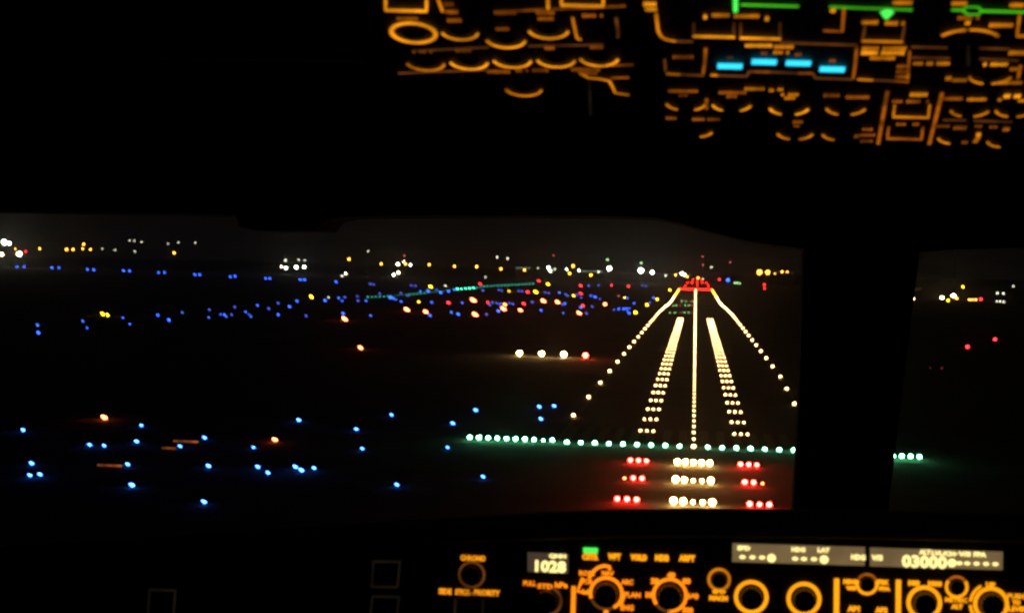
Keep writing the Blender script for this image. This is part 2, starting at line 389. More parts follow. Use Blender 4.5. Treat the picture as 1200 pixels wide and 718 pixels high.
scatter([(1090,431.7,'dimred',.4),(1104,432,'dimred',.4)], 'apron_light', 'faint light low in the right windscreen, %s from the left', 'airfield light', 'faint pair low in the right windscreen', .5)
# skyline
sky = [(5,285.5,'flood',2.2),(11,286,'flood',1.2),(2,299,'floodwarm',1.5),(22.5,299,'floodwarm',2.0),(18,292,'orange',.7),(335,314.6,'flood',.95),(330,313,'floodwarm',.75),(347,314,'flood',1.25),(356.5,313.5,'flood',1.2),(334.6,305.8,'dimwhite',1.0),(405,321,'floodwarm',.8),(401,324,'dimwhite',.8),
 (466.4,310.4,'floodwarm',1.15),(473,307,'floodwarm',.55),(481,311,'flood',.75),(466.7,320,'floodwarm',.85),(461.3,322.6,'flood',.95),(643,315,'flood',.95),(645,318,'flood',1.0),(642.5,313.5,'flood',.6),(664,316,'flood',.55),(678.6,317.4,'flood',.85),(701.5,319.3,'dimwhite',1.0),(714,315.8,'flood',1.9),(751,318.4,'flood',2.1),(764.4,320.2,'flood',1.5),(799,321.4,'flood',1.3),(802,322.5,'flood',.8),(780,323.4,'dimwhite',.9),(833.6,313.6,'dimwhite',.8),
 (711.7,305,'greendim',.9),(751.3,308.8,'greendim',1.0),(431.5,294.6,'dimwhite',.6),(582.5,301.8,'dimwhite',.9),(595,303.5,'dimwhite',.85),(650,316,'dimwhite',.8),(630.5,314.4,'dimwhite',.6)]
scatter(sky, 'floodlight_mast', 'white floodlight on the skyline, %s from the left', 'floodlight', 'white floodlights along the skyline', .62)
sod = [(46.5,292),(78,293),(85.5,293),(97,292),(106,293),(98,287),(204,297),(409,304.5),(446.7,309.7),(475.4,310),(503,310.7),(532.6,312.5),(558.5,313.3),(587,315.8),(614.5,317),(671.6,312.6),(791.7,322.8),(805.3,324.8),(818,326.3),(890,320.5),(899.6,320.5),(908,321),(916.5,319.1),(922.4,319.1)]
scatter([(u,v,'orange',{890:1.9,899.6:1.7,908:.5,916.5:.8,922.4:.7,671.6:1.1}.get(u,.72+.2*random.random())) for u, v in sod], 'street_lamp', 'orange lamp on the skyline, %s from the left', 'street lamp', 'orange sodium lamps along the skyline', .72)
dw = [(120,292),(135,293.5),(157.5,282.5),(166,284),(158,295),(197,286),(209,284.5),(152,282),(229,285),(569,325),(823.9,327),(350,305),(357,305.5),(385,349),(522,335.5)]
scatter([(u,v,'dimwhite',.55+.15*random.random()) for u, v in dw], 'street_lamp', 'faint pale lamp, %s from the left along the skyline', 'street lamp', 'faint pale lamps along the skyline', .62)
dr = [(474,300),(648.6,299.7),(823.5,301),(824,311),(855.7,307.8),(725,347.5)]
scatter([(u,v,'dimred',.8) for u, v in dr], 'radio_mast_light', 'dim red lamp above the skyline, %s from the left', 'mast light', 'dim red mast lamps above the skyline', .6)
scatter([(853,329.2,'blue',1.35)], 'beacon_light', 'large lone blue light right of the runway end, %s and only one', 'beacon', None, .8)
scatter([(861,332,'greendim',.9),(864,332.2,'greendim',.9),(867,332.5,'greendim',.8)], 'apron_light', 'green light right of the blue beacon, %s from the left', 'airfield light', 'green lights right of the runway end', .6)

# ---- terminal buildings behind the floodlights
def building(u0, u1, vt, Y, dpt, label, lit=None):
    a = CAM+ray(u0, vt)*((Y-CAM.y)/ray(u0, vt).y); b = CAM+ray(u1, vt)*((Y-CAM.y)/ray(u1, vt).y)
    g = gz(Y)-.05; w = b.x-a.x; h = max(6.0, (a.z+b.z)/2-g)
    e0 = empty('terminal_building', ((a.x+b.x)/2, Y, g)); tag(e0, label, 'building')
    bm = bmesh.new(); box(bm, (0,dpt/2,h/2), (w,dpt,h)); build('wall', bm, MT['wall'], e0)
    bm = bmesh.new(); box(bm, (0,dpt/2,h+.35), (w+1.4,dpt+1.4,.7)); build('roof', bm, MT['roof'], e0)
    n = max(3, int(w/9))
    me = None
    for i in range(n):
        x = -w/2+(i+.5)*w/n
        if me is None:
            bm = bmesh.new(); box(bm, (0,0,0), (w/n*.72, .12, 1.9)); o = build('window', bm, lit or MT['knob'], e0, (x,-.06,h-3.5)); me = o.data
        else: o = link('window', me, e0, (x,-.06,h-3.5))
LITW = glow('lit_window', (.85,1,.78), .5, .5, .05)
LITO = glow('lit_window_warm', (1,.6,.35), .12, .5, .05)
building(679, 707, 316.5, 4400, 40, 'long low building with pale lit windows between two white floodlights', LITW)
building(708, 800, 319.5, 4400, 40, 'low terminal with a faint row of lit windows left of the runway end', LITO)
building(604, 622, 312.5, 4400, 40, 'small building with pale lit windows near the middle of the skyline', LITW)
building(895, 930, 318, 4400, 40, 'low building with warm lit windows right of the runway end', LITO)
building(1066, 1080, 344, 3700, 30, 'building beside the windscreen post with warm lit windows', LITO)

# ------------------------------------------------------------------ haze box
hm = bpy.data.materials.new('night_haze'); hm.use_nodes = True; n = hm.node_tree
n.nodes.clear(); o_ = n.nodes.new('ShaderNodeOutputMaterial'); pv = n.nodes.new('ShaderNodeVolumePrincipled')
pv.inputs['Color'].default_value = (.9,.9,.9,1); pv.inputs['Density'].default_value = HAZE; pv.inputs['Anisotropy'].default_value = .95
n.links.new(pv.outputs[0], o_.inputs['Volume'])
if HAZE > 0:
    bm = bmesh.new(); box(bm, (0, 6200, 58), (18200, 15800, 132)); hz = build('haze', bm, hm); tag(hz, kind='stuff')

# ================================================================== COCKPIT (world axes, placed about the camera)
def onY(u, v, Y):
    d = ray(u, v); return CAM + d*(Y/d.y)
SL = math.radians(18.0)
OP0 = CAM+Vector((0, 1.25, .0945)); ON = Vector((0, -math.sin(SL), -math.cos(SL)))
OX = Vector((1,0,0)); OY = Vector((0, -math.cos(SL), math.sin(SL)))
def onO(u, v):
    d = ray(u, v); t = (OP0-CAM).dot(ON)/d.dot(ON); return CAM+d*t
FN = Vector((0,-1,0)); FX = Vector((1,0,0)); FY = Vector((0,0,1)); FYD = 1.3
def onF(u, v): return onY(u, v, FYD)
class Surf:
    def __init__(s, pt, n, x, y, org): s.pt, s.n, s.x, s.y, s.o = pt, n, x, y, org
SO = Surf(onO, ON, OX, OY, None); SF = Surf(onF, FN, FX, FY, None)
def ribbon(bm, pts, w, n, t=.0005, closed=False, lift=.0):
    """flat band of width w (m) along pts on the plane with normal n, t proud"""
    N = len(pts); L = []; R_ = []
    for i in range(N):
        a = pts[(i-1) % N] if (closed or i > 0) else pts[i]; b = pts[(i+1) % N] if (closed or i < N-1) else pts[i]
        tg = (b-a).normalized(); sd = n.cross(tg).normalized()
        L.append(pts[i]+sd*w/2); R_.append(pts[i]-sd*w/2)
    top = [(bm.verts.new(l+n*(t+lift)), bm.verts.new(r+n*(t+lift))) for l, r in zip(L, R_)]
    bot = [(bm.verts.new(l+n*lift), bm.verts.new(r+n*lift)) for l, r in zip(L, R_)]
    rng = range(N if closed else N-1)
    for i in rng:
        j = (i+1) % N
        bm.faces.new((top[i][0], top[i][1], top[j][1], top[j][0]))
        bm.faces.new((top[i][0], top[j][0], bot[j][0], bot[i][0]))
        bm.faces.new((top[i][1], bot[i][1], bot[j][1], top[j][1]))
    if not closed:
        bm.faces.new((top[0][0], bot[0][0], bot[0][1], top[0][1])); bm.faces.new((top[-1][0], top[-1][1], bot[-1][1], bot[-1][0]))
LIFT = .0012
def stroke(sf, parent, name, uv, wpx, m, closed=False):
    pts = [sf.pt(*p) for p in uv]; k = (pts[0]-CAM).length/F
    if not closed:      # subdivide nothing; real edges follow the printed corners
        pass
    bm = bmesh.new(); ribbon(bm, [p-parent.location for p in pts], wpx*k*(.60 if sf is SO else 1), sf.n, .0004, closed, LIFT)
    return build(name, bm, m, parent)
def ring(sf, parent, name, u, v, r, wpx, m, a0=0, a1=360, sy=1.0):
    c = sf.pt(u, v); k = (c-CAM).length/F; N = max(8, int(abs(a1-a0)/9)); full = abs(a1-a0) >= 360
    pts = []
    for i in range(N if full else N+1):
        a = math.radians(a0+(a1-a0)*i/N); pts.append(c+sf.x*math.cos(a)*r*k+sf.y*math.sin(a)*r*k*sy-parent.location)
    bm = bmesh.new(); ribbon(bm, pts, wpx*k*(.66 if sf is SO else .78), sf.n, .0004, full, LIFT)
    return build(name, bm, m, parent)
def knob(sf, parent, u, v, r, h, name='knob'):
    c = sf.pt(u, v); k = (c-CAM).length/F; bm = bmesh.new()
    q = bmesh.ops.create_cone(bm, cap_ends=True, segments=28, radius1=r*k*1.05, radius2=r*k*.92, depth=h)
    bmesh.ops.bevel(bm, geom=[e for e in bm.edges], offset=min(r*k*.08,.0006), segments=1, affect='EDGES')
    for i in range(14):
        a = i*math.tau/14; box(bm, (math.cos(a)*r*k, math.sin(a)*r*k, 0), (r*k*.09, r*k*.09, h*.7))
    Rm = Matrix((sf.x, sf.y, sf.n)).transposed().to_4x4()
    if Rm.determinant() < 0: Rm = Matrix((-sf.x, sf.y, sf.n)).transposed().to_4x4()
    bmesh.ops.transform(bm, matrix=Matrix.Translation(c+sf.n*(h/2+LIFT)-parent.location) @ Rm, verts=bm.verts)
    return build(name, bm, MT['knob'], parent, smooth=False)
def marks(sf, parent, name, u0, u1, v, h, m, fill=.68):
    """a line of small backlit strokes, too small to read in the photograph"""
    bm = bmesh.new(); k = (sf.pt(u0, v)-CAM).length/F
    u = u0; pitch = 4.0
    L = u1-u0; n = max(1, int(round(L/pitch))); pitch = L/n
    for i in range(n):
        if n > 4 and random.random() < .10: continue
        c = sf.pt(u0+(i+.5)*pitch, v)-parent.location
        hh = h*.78*k*random.uniform(.7,1.0)/(.47 if sf is SO else 1.0)
        a = c-sf.y*hh/2; b = c+sf.y*hh/2
        ribbon(bm, [a, b], pitch*k*fill, sf.n, .0004, False, LIFT)
    return build(name, bm, m, parent)
def text(sf, parent, s, u, v, h, m, name='legend', wpx=None, bold=.05, lift=LIFT, sx=1.0):
    cu = bpy.data.curves.new('txt', 'FONT'); cu.body = s; cu.align_x = 'CENTER'; cu.align_y = 'CENTER'
    cu.size = 1.0; cu.offset = bold; cu.extrude = .0; cu.resolution_u = 2
    to = bpy.data.objects.new('txt', cu); COL.objects.link(to); bpy.context.view_layer.update()
    dg = bpy.context.evaluated_depsgraph_get(); me = bpy.data.meshes.new_from_object(to.evaluated_get(dg))
    bpy.data.objects.remove(to); bpy.data.curves.remove(cu)
    xs = [q.co.x for q in me.vertices]; ys = [q.co.y for q in me.vertices]
    w0, h0 = max(xs)-min(xs), max(ys)-min(ys); cx_, cy_ = (max(xs)+min(xs))/2, (max(ys)+min(ys))/2
    c = sf.pt(u, v); k = (c-CAM).length/F
    kh = h*k/h0; kw = (wpx*k/w0) if wpx else kh
    for q in me.vertices:
        x, y = (q.co.x-cx_)*kw, (q.co.y-cy_)*kh
        q.co = c+sf.x*x+sf.y*y+sf.n*(lift+.0004)-parent.location
    me.name = name; me.materials.clear(); me.materials.append(m)
    return link(name, me, parent)
def quadplate(sf, parent, name, uv, m, t=.001, lift=0.0):
    bm = bmesh.new(); prism(bm, [sf.pt(*p)+sf.n*(lift+t)-parent.location for p in uv], -sf.n*t)
    return build(name, bm, m, parent)

# ------------------------------------------------------------------ overhead panel
op = empty('overhead_panel', onO(800, 170)); tag(op, 'dark overhead panel with amber backlit legends, green lines and cyan indicators', 'cockpit panel')
bm = bmesh.new(); o0 = op.location
P = lambda u, v: onO(u, v)-o0
prism(bm, [onO(425,-120)-o0, onO(425,118)-o0, onO(447,128)-o0, onO(738,134)-o0, onO(750,172)-o0, onO(1228,186)-o0, onO(1300,170)-o0, onO(1300,-120)-o0], -ON*.03)
build('panel_plate', bm, MT['panel'], op)
A, AM, AD, BZ = MT['amber'], MT['amber_mid'], MT['amber_dim'], MT['bronze']
def frame(u0, u1, vt, vb, w, m, skew=0, name='button_frame', sides=True, msides=None):
    stroke(SO, op, name, [(u0-1+0,vb),(u1+1,vb+(u1-u0)*.025)], w*1.9, m)
    if sides:
        ms = msides or m
        stroke(SO, op, name, [(u0+skew,vt),(u0,vb-2)], w, ms); stroke(SO, op, name, [(u1+skew,vt),(u1,vb-1)], w, ms)
def arc(u, vb, r, m, gap=0, w=4.4, which='both'):
    v = vb-r*.46
    if gap:
        if which != 'right': ring(SO, op, 'dial_arc', u, v, r, w, m, 192, 270-gap)
        if which != 'left': ring(SO, op, 'dial_arc', u, v, r, w, m, 270+gap, 348)
    else: ring(SO, op, 'dial_arc', u, v, r, w, m, 190, 350)
    knob(SO, op, u, v-3, r*.55, .002)
def mk(u0, u1, v, m=BZ, h=3.6): marks(SO, op, 'legend', u0, u1, v, h, m)
def ln(uv, m=None, w=3.6, name='divider_line'): stroke(SO, op, name, uv, w, m or AD)
# left module
frame(452,500,-16,10,4.5,A); mk(465,490,20,BZ); ring(SO,op,'dial_ring',484.7,36.8,25.5,7.5,A); knob(SO,op,484.7,35,15,.002)
ln([(513,-4),(519,12)],AM,4.5); mk(520,532,3,BZ,5); mk(522,537,12,BZ,5); mk(524,541,22,BZ,5)
arc(538.7,45,21,A); arc(592.7,54.5,22.5,A); arc(642.5,43.5,23,A)
for u, b in ((498.5,81.5),(549.3,80),(600,78),(651.5,77.5),(702,76)): arc(u,b,22,A if u > 500 else AM)
arc(613.5,111.5,21,AM)
ln([(579,12),(733,5)],BZ,4); mk(579,605,13,BZ,5); mk(628,650,13,BZ,4.5); mk(630,649,20,BZ,4); ln([(642,-6),(642.5,9)],A,5)
frame(658,707,-16,4,4.5,A); mk(682,707,16.5,BZ,4); mk(581,597,32,BZ,4)
ln([(671,19),(675,38),(676.5,43),(681,44.5)],AM,4); ln([(722,19),(724.5,36),(724,42)],AD,5)
ln([(483,58),(573,53.5)],AD,4); mk(483,507,58.5); mk(534,556,57.5); ln([(619,52),(707,50.5)],AD,4); mk(638,658,54.5); mk(691,707,53.5)
ln([(467,84),(570,80)],AD,4.5); mk(567,598,82,BZ,5); mk(604,643,80.5,BZ,5); mk(669,707,79.5,BZ,5); ln([(700,75),(742,74)],BZ,4.5)
mk(678,700,84,BZ,5)
ln([(682,85),(690,89.5),(703,90.5),(714,93),(718,100),(721,107),(737,109.5)],AM,5); ln([(716,89.5),(737,89)],BZ,4); ln([(691,93),(692,133)],MT['amber_faint'],5)
# right module, top-left block
mk(754,769,3,A,6); mk(756,770,9,A,5); ln([(769,14),(770,24),(771.5,35),(775,41),(781,44.5),(792,46.5)],AM,5)
ln([(792,46.5),(812,46.8)],AD,6); ln([(914,48),(1004,51)],AD,6)
frame(813,860,25,40.5,3.5,A,msides=AD); frame(868,914,25,42.5,3.5,A,msides=AD)
mk(834,855,16,AM,4.5); mk(860,890,17,AM,4.5); mk(824,829,18,A,5); mk(896,901.5,20,A,5.5)
ln([(862,-8),(862,12)],MT['green_bar'],8,'flow_line'); ln([(868,3.5),(936,5.5)],MT['green'],6,'flow_line')
mk(873,905,51.5,A,4.5); mk(907,930,53,AM,5); mk(906,925,59.6,AM,4)
mk(788,813,65,BZ,4.5); ln([(781,84.5),(797,85.5)],AM,6); ln([(797,85.5),(825,86.5)],AD,6); ln([(827,55),(826,72),(824,84)],BZ,5); ln([(779,68),(780,82)],AD,4)
ln([(833,86),(841,86.5)],AM,6); ln([(841,86.5),(875,87.5),(878,82)],AD,5); ln([(878,82),(885,82)],AD,5); ln([(885,82),(903,82.5)],BZ,5); ln([(903,82.5),(936,84)],AD,5); ln([(936,84),(952,84)],BZ,5); ln([(953,84),(955,89.5),(999,91)],AD,5)
for u, v in ((855.4,75),(895.5,70),(935.6,71.5),(975.3,78.7)):
    b = bmesh.new(); ribbon(b, [onO(u-14.5,v)-o0, onO(u+14.5,v+.6)-o0], 5.2/.46*(onO(u,v)-CAM).length/F, ON, .0008, False, LIFT); build('cyan_indicator', b, MT['cyan'], op)
    mk(u-4,u+4,v-9.5,BZ if u > 890 else AD,3)
for a_ in ((783,818,105),(795,806,110),(838,875,106.6),(851,864,111),(872,896,102.3),(901,907,104),(911,918,103),(915,936,109),(919,932,113)): mk(*a_,BZ if a_[0] < 870 else AM,4)
arc(804,129,23,AM,26); arc(857.6,130,22,A,28); arc(925,134,22,A,22)
mk(780,793,136.7); mk(811,826,138); mk(829,844,138); mk(929,941,141,BZ,4); mk(930,937,146,BZ,4); ln([(828,114),(828,126)],BZ,6)
arc(816,160,18,AM,15,4.4,'right'); arc(932,163,20,AM,16)
# right module, right half
G = MT['green']
ln([(972,6),(1069,9.5)],G,6.5,'flow_line'); ln([(1115,9.5),(1129,9.8)],G,6.5,'flow_line'); ln([(1150,10.8),(1240,13)],G,7,'flow_line')
stroke(SO,op,'flow_line',[(1128,9.8),(1133,6),(1146,6.3),(1151,10.8),(1146,15),(1133,14.6)],4,G,True)
b = bmesh.new(); ribbon(b, [onO(1035,12)-o0, onO(1039,19)-o0, onO(1044,12)-o0], .004, ON, .0006, True, LIFT); ribbon(b, [onO(1035,13)-o0, onO(1044,13)-o0], .009, ON, .0007, False, LIFT); build('flow_arrow', b, MT['green_bar'], op)
ln([(965,34),(987,35),(989,8)],BZ,5); mk(973,979,10.5,A,5); mk(1046,1069,1,AM,5); mk(1115,1133,2,AM,5); mk(1183,1200,4,AM,5)
frame(1011,1057,28,46,3.5,AM,3,msides=AD); mk(1010,1029,24.3,AM,5); mk(1033,1064,25.3,AM,5)
ring(SO,op,'dial_arc',1133,50,37,5.5,AM,35,145); mk(1122,1148,19,BZ,4.5); mk(1159,1187,27.6,AM,5); mk(1131,1137,25,A,5); ln([(1134,32),(1135,75)],MT['amber_faint'],6); knob(SO,op,1134,42,14,.002)
frame(1192,1236,15,40,4,AM,3); 
mk(1010,1062,55,AM,5); mk(1009,1060,60,A,5.5); mk(1015,1049,66,AM,5); ln([(1004,54),(1002,75),(1000,90)],BZ,5); ln([(1005,91),(1023,92)],AM,6); ln([(1023,92),(1047,93)],AD,5); ln([(1047,93),(1065,94)],BZ,5)
ln([(1066,58),(1064,91)],BZ,4); mk(1051,1064,76,BZ,5); mk(1050,1064,82,BZ,5); mk(1049,1064,88,BZ,5)
ln([(1068,53),(1110,54)],AD,5); ln([(1068,65.5),(1113,66.5)],AD,5); mk(1070,1113,72.5,AM,4.5)
ln([(1148,54.5),(1183,55.5)],AD,5); ln([(1148,67),(1193,69)],AD,5); mk(1148,1181,73.5,A,4.5); mk(1182,1214,60,AM,6); mk(1183,1193,79,AM,4.5)
mk(1108,1115,90,AM,6); mk(1116,1133,92,AM,4.5); arc(1161,97,23,AM,12); mk(1170,1198,95,AM,4.5); ln([(1196,75),(1193,90)],BZ,5)
ln([(1040,105),(1029,167)],BZ,6.5); ln([(1104,107),(1089,167)],BZ,6.5)
mk(965,988,110,BZ,4.5); mk(991,1019,112,BZ,4.5); mk(1062,1087,109,A,6)
arc(991.5,134,22,AM,20); arc(985,164,20,AM,16,4.4,'left'); mk(1010,1023,149.7); mk(1001,1007,158,BZ,6); mk(1008,1026,156.5); mk(1008,1023,163.5)
mk(1045,1079,117,BZ,4); mk(1085,1089,117,BZ,4); frame(1047,1088,121,135,4,AM,1.5); mk(1050,1077,143.7); frame(1040,1080,147,160.5,4,BZ,1.5)
mk(1105,1128,113.6,BZ,4.5); mk(1133,1156,114.6,AM,4.5); mk(1176,1196,110.8,A,6); mk(1169,1174,115,AM,4); mk(1193,1204,116,AM,4)
arc(1137,136,21,AM,20); arc(1190,136,21,AM,14); ln([(1105,138.7),(1132,139)],AD,4); ln([(1141,139.5),(1186,141)],AD,4)
mk(1098,1113,146); mk(1117,1133,148,BZ,6); mk(1142,1151,146); mk(1159,1169,147); mk(1175,1183,149.7,BZ,6)
arc(1121,168,20,AM,14,4.4,'left'); mk(1127,1134,165,BZ,4); ln([(1147,154),(1146,160),(1142,165)],AM,8); arc(1179,172,20,AM,10,4.4,'left')

# ------------------------------------------------------------------ glareshield panel
fp = empty('autopilot_console', onF(900, 700)); tag(fp, 'black autopilot console under the windscreen with amber rings and pale displays', 'cockpit console')
quadplate(SF, fp, 'panel_plate', [(380,628),(1260,634),(1260,820),(380,820)], MT['panel'], .02, -.02)
FA, FD, DG = MT['fcu_amber'], MT['fcu_deep'], MT['digit']
T = lambda *a, **k: text(SF, fp, *a, **k)
def fl(uv, w=4.6, m=None, name='divider_line'): stroke(SF, fp, name, uv, w, m or FA)
def display(uv, m):
    d = quadplate(SF, fp, 'display_window', uv, m, .0012, 0)
    return d
def dchild(d, s, u, v, h, w): 
    t = text(SF, fp, s, u, v, h, DG, 'display_text', wpx=w, bold=(.045 if h > 10 else .06), lift=.0014); t.parent = d; return t
def dot(d, u, v, rx, ry):
    bm = bmesh.new(); c = onF(u, v); k = (c-CAM).length/F
    q = bmesh.ops.create_circle(bm, cap_ends=True, segments=16, radius=1)
    for w_ in bm.verts: w_.co = c+FX*w_.co.x*rx*k+FY*w_.co.y*ry*k+FN*.0018-fp.location
    bmesh.ops.recalc_face_normals(bm, faces=bm.faces)
    o = build('display_dot' if rx > 4 else 'display_dash', bm, DG, fp); o.parent = d
# left of the panel
FT = MT['amber_faint']
def fsq(uv): stroke(SF, fp, 'button_frame', uv, 3.2, FT, True)
fsq([(438,657),(469,657.5),(466,687),(436,686.5)]); fsq([(437,698),(468,698.5),(465,724),(434,723)])
fsq([(176,690),(206,691),(204,720),(174,719)])
quadplate(SF, fp, 'panel_plate', [(150,660),(379,650),(379,820),(150,820)], MT['panel'], .02, -.02)
T('CHRONO', 554.5, 653, 6.5, MT['amber'], wpx=29); ring(SF, fp, 'knob_ring', 553, 672.5, 14.5, 3.2, MT['amber_dim']); knob(SF, fp, 553, 672.5, 10.5, .006)
T('SIDE', 522, 692, 6.8, MT['amber'], wpx=15); T('STICK', 542.5, 692.8, 6.8, MT['amber'], wpx=17.5); T('PRIORITY', 571, 693.6, 6.8, MT['amber'], wpx=30)
ring(SF, fp, 'dial_arc', 553.5, 686.5, 8, 3.5, BZ, 200, 340)
fl([(534,701),(533,722)],3,FT,'button_frame'); fl([(566,701),(566,722)],3,FT,'button_frame')
# baro window
d = display([(618.5,646.5),(666.5,648.5),(666,671.5),(618.5,669)], MT['lcd_dim']); dchild(d, 'QNH', 653.5, 651, 6, 20); dchild(d, '1028', 645.5, 662.8, 14, 36)
T('PULL', 621, 682.5, 6, FD, wpx=15); T('STD', 639, 686, 6, FD, wpx=18); T('hPa', 658, 684.5, 6.5, FD, wpx=15)
ring(SF, fp, 'knob_ring', 641, 703, 16.5, 4, MT['amber_dim'], -80, 75); knob(SF, fp, 641, 703, 13, .008)
fl([(672.5,686),(671.5,724)], 5, FD)
fl([(683.8,643.8),(700.6,644.4)], 6, MT['green_bar'], 'green_indicator')
for s, u, v, w in (('CSTR',692,651.5,19),('WPT',720,651.3,15),('VOR.D',748.5,652.3,19),('NDB',776,652.8,16),('ARPT',805,653.2,18.5)): T(s,u,v,7.6,FA if u > 700 else MT['fcu_amber'],wpx=w,bold=.085)
ring(SF, fp, 'knob_ring', 710.5, 694.5, 18.2, 4.8, FD, -60, 200); ring(SF, fp, 'knob_ring', 710.5, 694.5, 18.2, 3.5, MT['amber_dim'], 205, 300); knob(SF, fp, 710.5, 694.5, 13.5, .01)
T('ROSE', 688, 670.7, 6, FD, wpx=18); fl([(690,677),(696,668),(701,664),(708,662),(714,663),(715,667)],3.6,FD,'bracket_line'); T('NAV', 712.5, 670.8, 6, FD, wpx=14)
T('VOR', 688, 680.5, 6.5, FD, wpx=14); fl([(683,676),(677,692),(693,694)],3.5,FD,'bracket_line'); T('LS', 687.5, 692.5, 6, FD, wpx=10)
T('ARC', 735, 681, 6.2, FD, wpx=14); T('PLAN', 741, 696, 6.2, FD, wpx=19); T('ENG', 735, 711, 6.8, FD, wpx=15); fl([(729,694),(731,698),(727,709)],4,FD,'bracket_line'); fl([(710.5,713),(710,722)],5,FD,'bracket_line')
ring(SF, fp, 'knob_ring', 785, 696.7, 18.6, 4.8, FD, -85, 215); ring(SF, fp, 'knob_ring', 785, 696.7, 18.6, 3.5, MT['amber_dim'], 215, 275); knob(SF, fp, 785, 696.7, 13.8, .01)
for s, u, v, w in (('20',767.5,679.8,9.5),('40',786.5,673,9.5),('80',804.5,680,9.5),('10',761,696,8.5),('160',812.5,697.5,12),('320',806,714,12.5)): T(s,u,v,7,FD,wpx=w,bold=.085)
fl([(785,714),(785,722)],5,FD,'bracket_line')
# speed / heading knobs
ring(SF, fp, 'knob_ring', 842.7, 678.2, 11.8, 4, MT['amber_mid']); knob(SF, fp, 842.7, 678.2, 8.5, .005); T('SPD', 842.7, 692, 5.4, FA, wpx=15, bold=.085); T('MACH', 842, 699.8, 6, FA, wpx=21, bold=.085)
for u, v in ((880.3,698.6),(942,700.9)): ring(SF, fp, 'knob_ring', u, v, 17.3, 5.6, FA); knob(SF, fp, u, v, 12.6, .009)
fl([(980.3,677),(980,722)],5.6)
T('HDG', 996, 680.6, 5.6, FA, wpx=15, bold=.095); T('V/S', 997, 688, 5, FA, wpx=12, bold=.095); ring(SF, fp, 'knob_ring', 1015.8, 683.4, 11, 4, FA, -200, 20); ring(SF, fp, 'knob_ring', 1015.8, 683.4, 11, 3.4, BZ, 25, 155); knob(SF, fp, 1015.8, 683.4, 8, .005)
T('TRK', 1034.5, 681.3, 5.6, FA, wpx=14, bold=.095); T('FPA', 1036.5, 688.8, 5, FA, wpx=13, bold=.095)
T('AP1', 1000, 712.3, 7, FA, wpx=14, bold=.085); T('AP2', 1032.5, 713.8, 7, FA, wpx=14, bold=.085)
fl([(1052.6,678.5),(1052.4,724)],5.6)
ring(SF, fp, 'knob_ring', 1082.8, 705.3, 17.3, 5.6, FA); knob(SF, fp, 1082.8, 705.3, 12.6, .009)
T('100', 1070.8, 682.2, 6.5, FA, wpx=12.5, bold=.085); T('1000', 1095.5, 683, 6.5, FA, wpx=15.5, bold=.085)
ring(SF, fp, 'knob_ring', 1120.8, 686.7, 11.3, 4, FA, -215, 35); ring(SF, fp, 'knob_ring', 1120.8, 686.7, 11.3, 3.4, BZ, 40, 140); knob(SF, fp, 1120.8, 686.7, 8.2, .005)
T('METRIC', 1120.5, 702, 5.6, FA, wpx=25, bold=.05); T('ALT', 1121, 709.6, 5.6, FA, wpx=13, bold=.085)
ring(SF, fp, 'knob_ring', 1161, 706.8, 17.3, 5.6, FA); ring(SF, fp, 'knob_ring', 1161, 706.8, 22.5, 4, FA, 120, 175); ring(SF, fp, 'knob_ring', 1161, 706.8, 22.5, 4, FA, 185, 235); knob(SF, fp, 1161, 706.8, 12.8, .009)
T('UP', 1160.5, 684.4, 6, FA, wpx=10.5, bold=.095); T('PUSH', 1190, 697.6, 6, FA, wpx=18, bold=.05); T('TO', 1190.5, 705, 5.8, FA, wpx=9, bold=.085); T('LEVEL', 1192, 712.6, 6, FA, wpx=20, bold=.05)
# displays
d = display([(858.5,636),(1013.5,640.5),(1013,662),(858,657.5)], MT['lcd'])
dchild(d,'SPD',871.5,641.3,5.6,15); dchild(d,'HDG',935.5,643,5.6,15.5); dchild(d,'LAT',965,643.6,5.6,13.5); dchild(d,'HDG',1005.5,652,6.5,16)
for u, v in ((870,651.7),(881.7,652),(893,652.3),(931.7,653.6),(942,653.9),(953.7,654.1)): dot(d,u,v,3.6,2.2)
dot(d,904,653,4.9,4.9); dot(d,965.6,654.7,4.9,4.9)
d = display([(1019.5,641),(1175,646),(1174.5,667),(1019.5,662.5)], MT['lcd'])
dchild(d,'V/S',1027.5,652.5,6.5,13); dchild(d,'ALT',1083.5,646,5.6,13); dchild(d,'LVL/CH',1105,647.6,5.6,26); dchild(d,'V/S',1130,648.2,5.6,14); dchild(d,'FPA',1148,648.8,5.6,14)
fl([(1119,648),(1122,648.2)],1.5,DG,'bracket_line')
dchild(d,'03000',1083,657.3,14.5,50)
for u, v in ((1124,658.9),(1133,659.1),(1144,659.4),(1155,659.7),(1166,660)): dot(d,u,v,3.4,2.1)
dot(d,1115.2,658.6,4.8,4.8)

